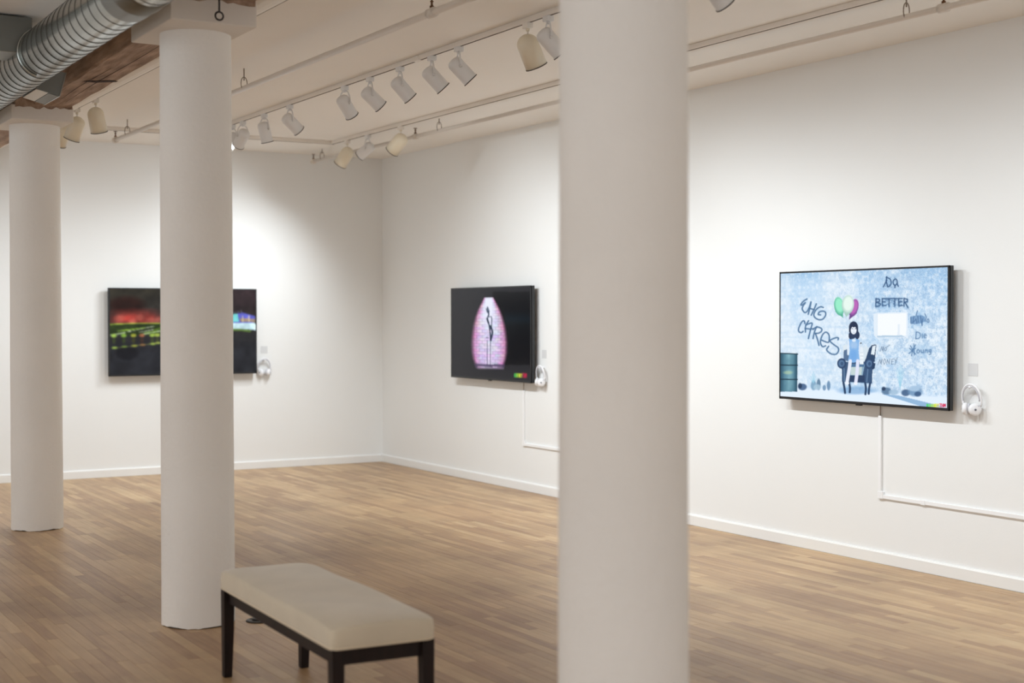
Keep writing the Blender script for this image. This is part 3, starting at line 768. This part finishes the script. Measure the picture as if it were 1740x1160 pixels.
# bottle
P1.poly([(364, 660), (404, 660), (404, 785), (366, 785)], (236, 244, 250)); P1.poly([(372, 600), (392, 600), (402, 660), (366, 660)], (228, 238, 246))
P1.ell(376, 567, 9, 10, (26, 34, 60)); P1.line([(378, 575), (382, 605)], 12, (214, 228, 240))
for yb in (665, 700, 735): P1.line([(368, yb), (400, yb)], 3, (120, 140, 160), .7, smooth=False)
# girl
P1.line([(258, 530), (245, 600), (246, 680)], 20, (224, 236, 248)); P1.line([(348, 530), (358, 600), (356, 680)], 18, (214, 228, 246))
P1.poly([(252, 520), (292, 515), (330, 518), (360, 530), (352, 640), (364, 750), (300, 770), (246, 755), (262, 640)], (134, 182, 232))
P1.ell(305, 585, 38, 40, (176, 204, 236), .7, soft=.8); P1.ell(300, 690, 36, 60, (108, 164, 226), .6, soft=.8)
P1.line([(268, 750), (256, 850), (236, 975)], 34, (230, 236, 250)); P1.line([(345, 750), (340, 860), (326, 985)], 34, (224, 228, 248))
P1.ell(238, 982, 20, 18, (236, 242, 252)); P1.ell(326, 988, 20, 16, (236, 242, 252))
P1.ell(298, 400, 47, 62, (36, 50, 78)); P1.poly([(252, 400), (344, 400), (346, 450), (252, 450)], (36, 50, 78))
P1.ell(272, 485, 24, 40, (40, 56, 86)); P1.ell(338, 482, 24, 42, (40, 56, 86)); P1.poly([(270, 460), (345, 460), (325, 505), (290, 525), (270, 500)], (44, 60, 92))
P1.ell(300, 432, 29, 40, (236, 242, 251)); P1.poly([(258, 385), (298, 370), (340, 388), (334, 416), (318, 396), (300, 402), (284, 396), (266, 422)], (36, 50, 78))
P1.ell(288, 415, 8, 4, (70, 90, 120)); P1.ell(318, 415, 8, 4, (70, 90, 120)); P1.line([(303, 420), (301, 438)], 3, (180, 196, 216)); P1.line([(292, 452), (312, 452)], 4, (150, 168, 196), smooth=False)
P1.ell(304, 535, 20, 16, (230, 240, 250), .9, soft=.5)
P1.frame()
wordmark(P1, 1092, 1026, 1230, 1049)

# --- screen 2: microphone on a spot-lit brick wall
P2 = Paint(216, 122, ((60, 75), (558, 62), (565, 665), (62, 628)), (34, 34, 38))  # grey base paints the room's reflection into the black display
P2.mix((P2.X > 322) & (P2.Y > 92) & (P2.Y < 560), (4, 4, 8))
P2.mix(np.clip(1 - np.abs(P2.Y - 265) / 50, 0, 1) * (P2.X > 400) * .5, (10, 34, 48))
# egg-shaped pool of light
yy_ = (P2.Y - 130) / 460
half = np.interp(P2.Y, [129, 130, 160, 200, 250, 300, 350, 420, 480, 520, 550, 575, 590, 591], [0, 32, 48, 70, 90, 104, 113, 119, 117, 110, 100, 90, 82, 0])
cxm = 298 + 8 * yy_
dd = np.abs(P2.X - cxm) / np.maximum(half, 1)
egg = np.clip((1.02 - dd) / .22, 0, 1) * (yy_ > 0) * np.clip((1 - yy_) * 30, 0, 1)
row = np.floor(P2.Y / 17.5); ph = (row % 2) * .5
bx_ = P2.X / 34 + ph; mort = ((P2.Y / 17.5) % 1 < .24) | (bx_ % 1 < .10)
hsh = np.abs(np.sin(row * 12.9898 + np.floor(bx_) * 78.233) * 43758.5453) % 1
bc = np.stack([196 + 40 * hsh, 176 + 50 * ((hsh * 7) % 1), 226 + 20 * ((hsh * 3) % 1)], -1)
bc = np.where(mort[..., None], bc * .74, bc)
edge = np.clip((dd - .45) / .5, 0, 1)[..., None]; low = np.clip((yy_ - .45) * 2, 0, 1)[..., None]
bc = bc * (1 - edge * .55) + np.array([206, 84, 130.]) * edge * .55
bc = bc * (1 - low * .2) + np.array([200, 130, 220.]) * low * .2
top = np.clip(1 - np.abs(P2.X - 298) / np.maximum(30 + yy_ * 120, 1), 0, 1) * np.clip(1 - yy_ * 1.9, 0, 1)
bc = bc * (1 - np.clip(top * 2.2, 0, 1)[..., None]) + np.array([232, 236, 255.]) * np.clip(top * 2.2, 0, 1)[..., None]
P2.a = P2.a * (1 - egg[..., None]) + bc * egg[..., None]
for ln_, w in (([(290, 190), (298, 235), (290, 262), (300, 300), (308, 360), (312, 405)], 9), ([(300, 252), (316, 254), (316, 310), (310, 330)], 6), ([(282, 200), (292, 225), (302, 215)], 6),
               ([(310, 310), (322, 350), (312, 400)], 12), ([(288, 262), (296, 290)], 12), ([(290, 400), (290, 560)], 4), ([(310, 410), (310, 570)], 4), ([(284, 384), (296, 386)], 6)):
    P2.line(ln_, w, (26, 40, 62), .9)
P2.ell(292, 212, 10, 16, (70, 84, 110), .6, soft=.5); P2.poly([(215, 575), (400, 575), (395, 588), (225, 582)], (110, 100, 120), .7)
P2.poly([(205, 552), (405, 556), (402, 574), (212, 572)], (60, 50, 80), .75)
wordmark(P2, 462, 616, 543, 640)

# --- screen 3: streaked night lights
P3 = Paint(250, 142, ((92, 103), (1498, 137), (1490, 925), (84, 932)), (46, 44, 44))
P3.mix(np.clip(1 - P3.V / .42, 0, 1) * .7, (58, 54, 40))
P3.mix(np.clip((P3.U - .55) * 3, 0, 1) * np.clip((.36 - P3.V) * 6, 0, 1), (54, 42, 44))
P3.mix(np.clip((P3.V - .5) * 5, 0, 1) * .8, (38, 40, 46))
P3.ell(250, 260, 170, 80, (44, 22, 16), .9, soft=.6)
g3 = P3.fbm(8, 6, 21)
P3.mix(np.clip(1.25 - np.hypot((P3.X - 330) / 400, (P3.Y - 400) / 95), 0, 1) * np.clip(g3 * 1.9 - .25, 0, 1) * .95 * (P3.Y < 450), (186, 64, 54))
for (cx, cy, r_) in ((380, 385, 40), (310, 420, 34), (180, 390, 50), (480, 420, 44), (560, 410, 40)): P3.ell(cx, cy, r_, r_ * .7, (214, 112, 96), .5, soft=.9)
P3.poly([(90, 436), (900, 446), (1270, 500), (1270, 560), (580, 560), (90, 545)], (44, 58, 26))
rs = random.Random(3)
for k in range(34):
    x0 = rs.uniform(60, 900); y0 = rs.uniform(440, 540); ln_ = rs.uniform(80, 260)
    c = rs.choice([(150, 190, 60), (214, 232, 190), (110, 150, 40), (190, 216, 120), (236, 240, 226), (30, 40, 20), (40, 60, 24)])
    P3.line([(x0, y0 + 22), (x0 + ln_ * .5, y0 + 12), (x0 + ln_, y0)], rs.uniform(6, 14), c, .75)
P3.line([(90, 446), (300, 440), (600, 444)], 10, (190, 214, 80), .8)
for i, cx in enumerate((125, 220, 315, 395, 495, 545, 640, 760, 860)):
    c = [(180, 220, 90), (150, 196, 70), (200, 204, 70), (196, 120, 80), (170, 200, 80), (186, 206, 90), (190, 170, 80), (160, 200, 90), (190, 200, 110)][i]
    P3.ell(cx, 556, 26, 16, c, .9, soft=.6); P3.ell(cx, 604, 16, 26, tuple(v * .45 for v in c), .6, soft=.9); P3.ell(cx + 6, 672 - i * 8, 28, 10, c, .85, soft=.7)
P3.line([(110, 678), (330, 655), (570, 632), (900, 600)], 7, (170, 180, 90), .6)
P3.ell(250, 730, 110, 62, (20, 20, 24), .8, soft=.4)
P3.poly([(1180, 380), (1370, 352), (1492, 388), (1492, 450), (1180, 460)], (92, 96, 190))
P3.poly([(1200, 372), (1320, 360), (1335, 440), (1190, 445)], (120, 214, 214))
P3.poly([(1340, 405), (1492, 415), (1492, 446), (1350, 440)], (150, 130, 110))
for x_ in (1370, 1430): P3.line([(x_, 385), (x_, 440)], 9, (214, 200, 160), .9, smooth=False)
P3.poly([(1150, 446), (1492, 452), (1492, 524), (1400, 512), (1180, 515)], (206, 238, 246))
P3.line([(1160, 520), (1300, 516), (1440, 530)], 22, (112, 150, 60), .8)
P3.line([(1270, 350), (1360, 338)], 4, (150, 160, 200), .8, smooth=False); P3.line([(1356, 320), (1360, 350)], 4, (170, 170, 200), .8, smooth=False)

def soften(P, n):
    for _ in range(n):
        a = np.pad(P.a, ((1, 1), (1, 1), (0, 0)), mode='edge')
        P.a = (a[:-2, 1:-1] + a[2:, 1:-1] + a[1:-1, :-2] + a[1:-1, 2:] + 2 * a[1:-1, 1:-1]) / 6
P3.a *= (.62 + .7 * P3.fbm(16, 9, 51))[..., None]
soften(P3, 2)
wht = np.clip((egg - .55) * 2, 0, 1) * np.clip(1 - dd * 1.25, 0, 1) * .5
P2.a = P2.a + (np.array([236, 236, 252.]) - P2.a) * (wht * (P2.a.sum(-1) > 330))[..., None]

# ------------------------------------------------------------------ wall screens
def tv(label, loc, rotz, paint, strength):
    """local frame: x along the screen to the viewer's right, -y toward the viewer, wall at y=0"""
    t = thing('wall_screen', label, 'screen', loc, 'wall mounted flat screens')
    t.rotation_euler = (0, 0, rotz)
    w, h = 1.45, .83
    MB().box(-w / 2, w / 2, -.083, -.046, -h / 2, h / 2).build('back_shell', M_TVS, t, bevel=.003)
    fr = MB(); bz = .011
    fr.box(-w / 2, w / 2, -.0855, -.074, h / 2 - bz, h / 2); fr.box(-w / 2, w / 2, -.0855, -.074, -h / 2, -h / 2 + bz * 1.5)
    fr.box(-w / 2, -w / 2 + bz, -.0855, -.074, -h / 2, h / 2); fr.box(w / 2 - bz, w / 2, -.0855, -.074, -h / 2, h / 2)
    fr.build('bezel', M_TVB, t)
    me = screen_mesh(paint, w - 2 * bz, h - 2.5 * bz); me.materials.append(screen_mat('display_glow', strength))
    d = bpy.data.objects.new('display', me); col.objects.link(d); d.parent = t; d.location = (0, -.0845, .25 * bz)
    MB().box(-.022, .022, -.084, -.066, -h / 2 - .008, -h / 2 + .001).build('sensor_nub', M_TVB, t, bevel=.002)
    MB().box(-.3, .3, -.05, -.002, -.2, .2).build('wall_bracket', M_TVB, t)
    return t
tv('flat screen showing a girl in an armchair with balloons and graffiti', (0, -7.028, 1.382), -PI / 2, P1, .72)
tv('black flat screen showing a microphone on a spotlit brick wall', (0, -2.412, 1.355), -PI / 2, P2, .72)
tv('dark flat screen of streaked night lights on the back wall', (-2.126, 0, 1.363), 0, P3, .72)

# ------------------------------------------------------------------ headphones, cards
def headphones(label, loc, rotz, s=1.0):
    t = thing('headphones', label, 'headphones', loc, 'white headphones on wall pegs'); t.rotation_euler = (0, 0, rotz)
    # local: x to viewer right, -y toward viewer, origin at the peg
    band = []
    for k in range(25):
        a = math.radians(-28 + 236 * k / 24)
        band.append((.072 * s * math.cos(a) * .95, -.030 - .012 * math.sin(a), -.078 * s + .083 * s * math.sin(a)))
    b = MB().tube(band, .0062, 8).build('headband', M_HP, t)
    inner = [(p[0] * .86, p[1] - .004, -.078 * s + (p[2] + .078 * s) * .86) for p in band[2:-2]]
    MB().tube(inner, .004, 6).build('band_padding', M_HPG, b)
    for sx in (-1, 1):
        c = Vector((sx * .040 * s, -.036 - (.012 if sx > 0 else 0), -.135 * s))
        R = Matrix.Translation(c) @ Matrix.Rotation(sx * math.radians(52), 4, 'Z') @ Matrix.Rotation(PI / 2, 4, 'X')
        cup = MB().lathe([(0, .019), (.022, .018), (.032, .012), (.035, .003), (.035, -.006), (.030, -.012), (0, -.012)], 28, R).build('ear_cup', M_HP, t)
        MB().lathe([(.013, -.012), (.030, -.013), (.033, -.020), (.028, -.027), (.014, -.024)], 28, R).build('ear_pad', M_HPG, cup)
        a0 = band[0] if sx > 0 else band[-1]
        MB().tube([a0, (c.x + sx * .018, c.y, c.z + .02)], .006, 8).build('slider', M_HPG, t)
        MB().lathe([(0, .0205), (.006, .0205), (.006, .018)], 12, R).build('cup_button', M_HPD, cup)
    return t
def peg(label, loc, rotz):
    t = thing('wall_peg', label, 'peg', loc, 'white wall pegs'); t.rotation_euler = (0, 0, rotz)
    MB().lathe([(0, 0), (.013, 0), (.013, .004), (.006, .006), (.005, .040), (.009, .043), (.009, .049), (0, .051)], 16, Matrix.Rotation(PI / 2, 4, 'X')).build('pin', M_HP, t)
def card(label, loc, rotz):
    o = MB().box(-.036, .036, -.002, 0, -.036, .036).build('wall_card', M_CARD, bevel=.0006, seg=1)
    o.location = loc; o.rotation_euler = (0, 0, rotz)
    tag(o, label, 'card', 'small square cards on the wall')
for (what, P, zc, rz, cd) in (('beside the screen with balloons', (0, -7.872), 1.118, -PI / 2, ((0, -7.855, 1.204))),
                              ('beside the microphone screen', (0, -3.205), 1.085, -PI / 2, ((0, -3.217, 1.188))),
                              ('beside the night lights screen', (-1.305, 0), 1.088, 0, ((-1.295, 0, 1.177)))):
    headphones('white over-ear headphones hanging on the wall ' + what, (P[0], P[1], zc), rz)
    peg('small white peg holding the headphones ' + what, (P[0], P[1], zc - .012), rz)
    card('small square card on the wall ' + what, cd, rz)

# ------------------------------------------------------------------ cable raceways on the two-screen wall
def raceway(label, yv, ztop, zh, yend, cuffs):
    t = thing('cable_raceway', label, 'raceway', (0, 0, 0), 'white cable raceways')
    w = .012
    MB().box(-.014, -.0005, yv - w, yv + w, zh - w, ztop).build('upright_channel', M_RACE, t, bevel=.002)
    MB().box(-.014, -.0005, yend, yv - w, zh - w, zh + w).build('level_channel', M_RACE, t, bevel=.002)
    MB().box(-.017, -.0005, yv - .03, yv + w + .002, zh - w - .002, zh + .03).build('elbow_cover', M_RACE, t, bevel=.002)
    for y in cuffs: MB().box(-.0165, -.0005, y - .016, y + .016, zh - w - .003, zh + w + .003).build('coupling_clip', M_RACE, t, bevel=.002)
    MB().tube([(-.008, yv, ztop - .01), (-.010, yv - .003, ztop + .06), (-.03, yv, ztop + .14)], .003, 6).build('cord', M_CORD, t)
raceway('white cable raceway dropping from the balloons screen then running level', -7.140, .902, .410, -13.0, (-7.494, -9.6))
raceway('white cable raceway dropping from the microphone screen toward the column', -2.887, .868, .400, -4.6, (-4.1,))
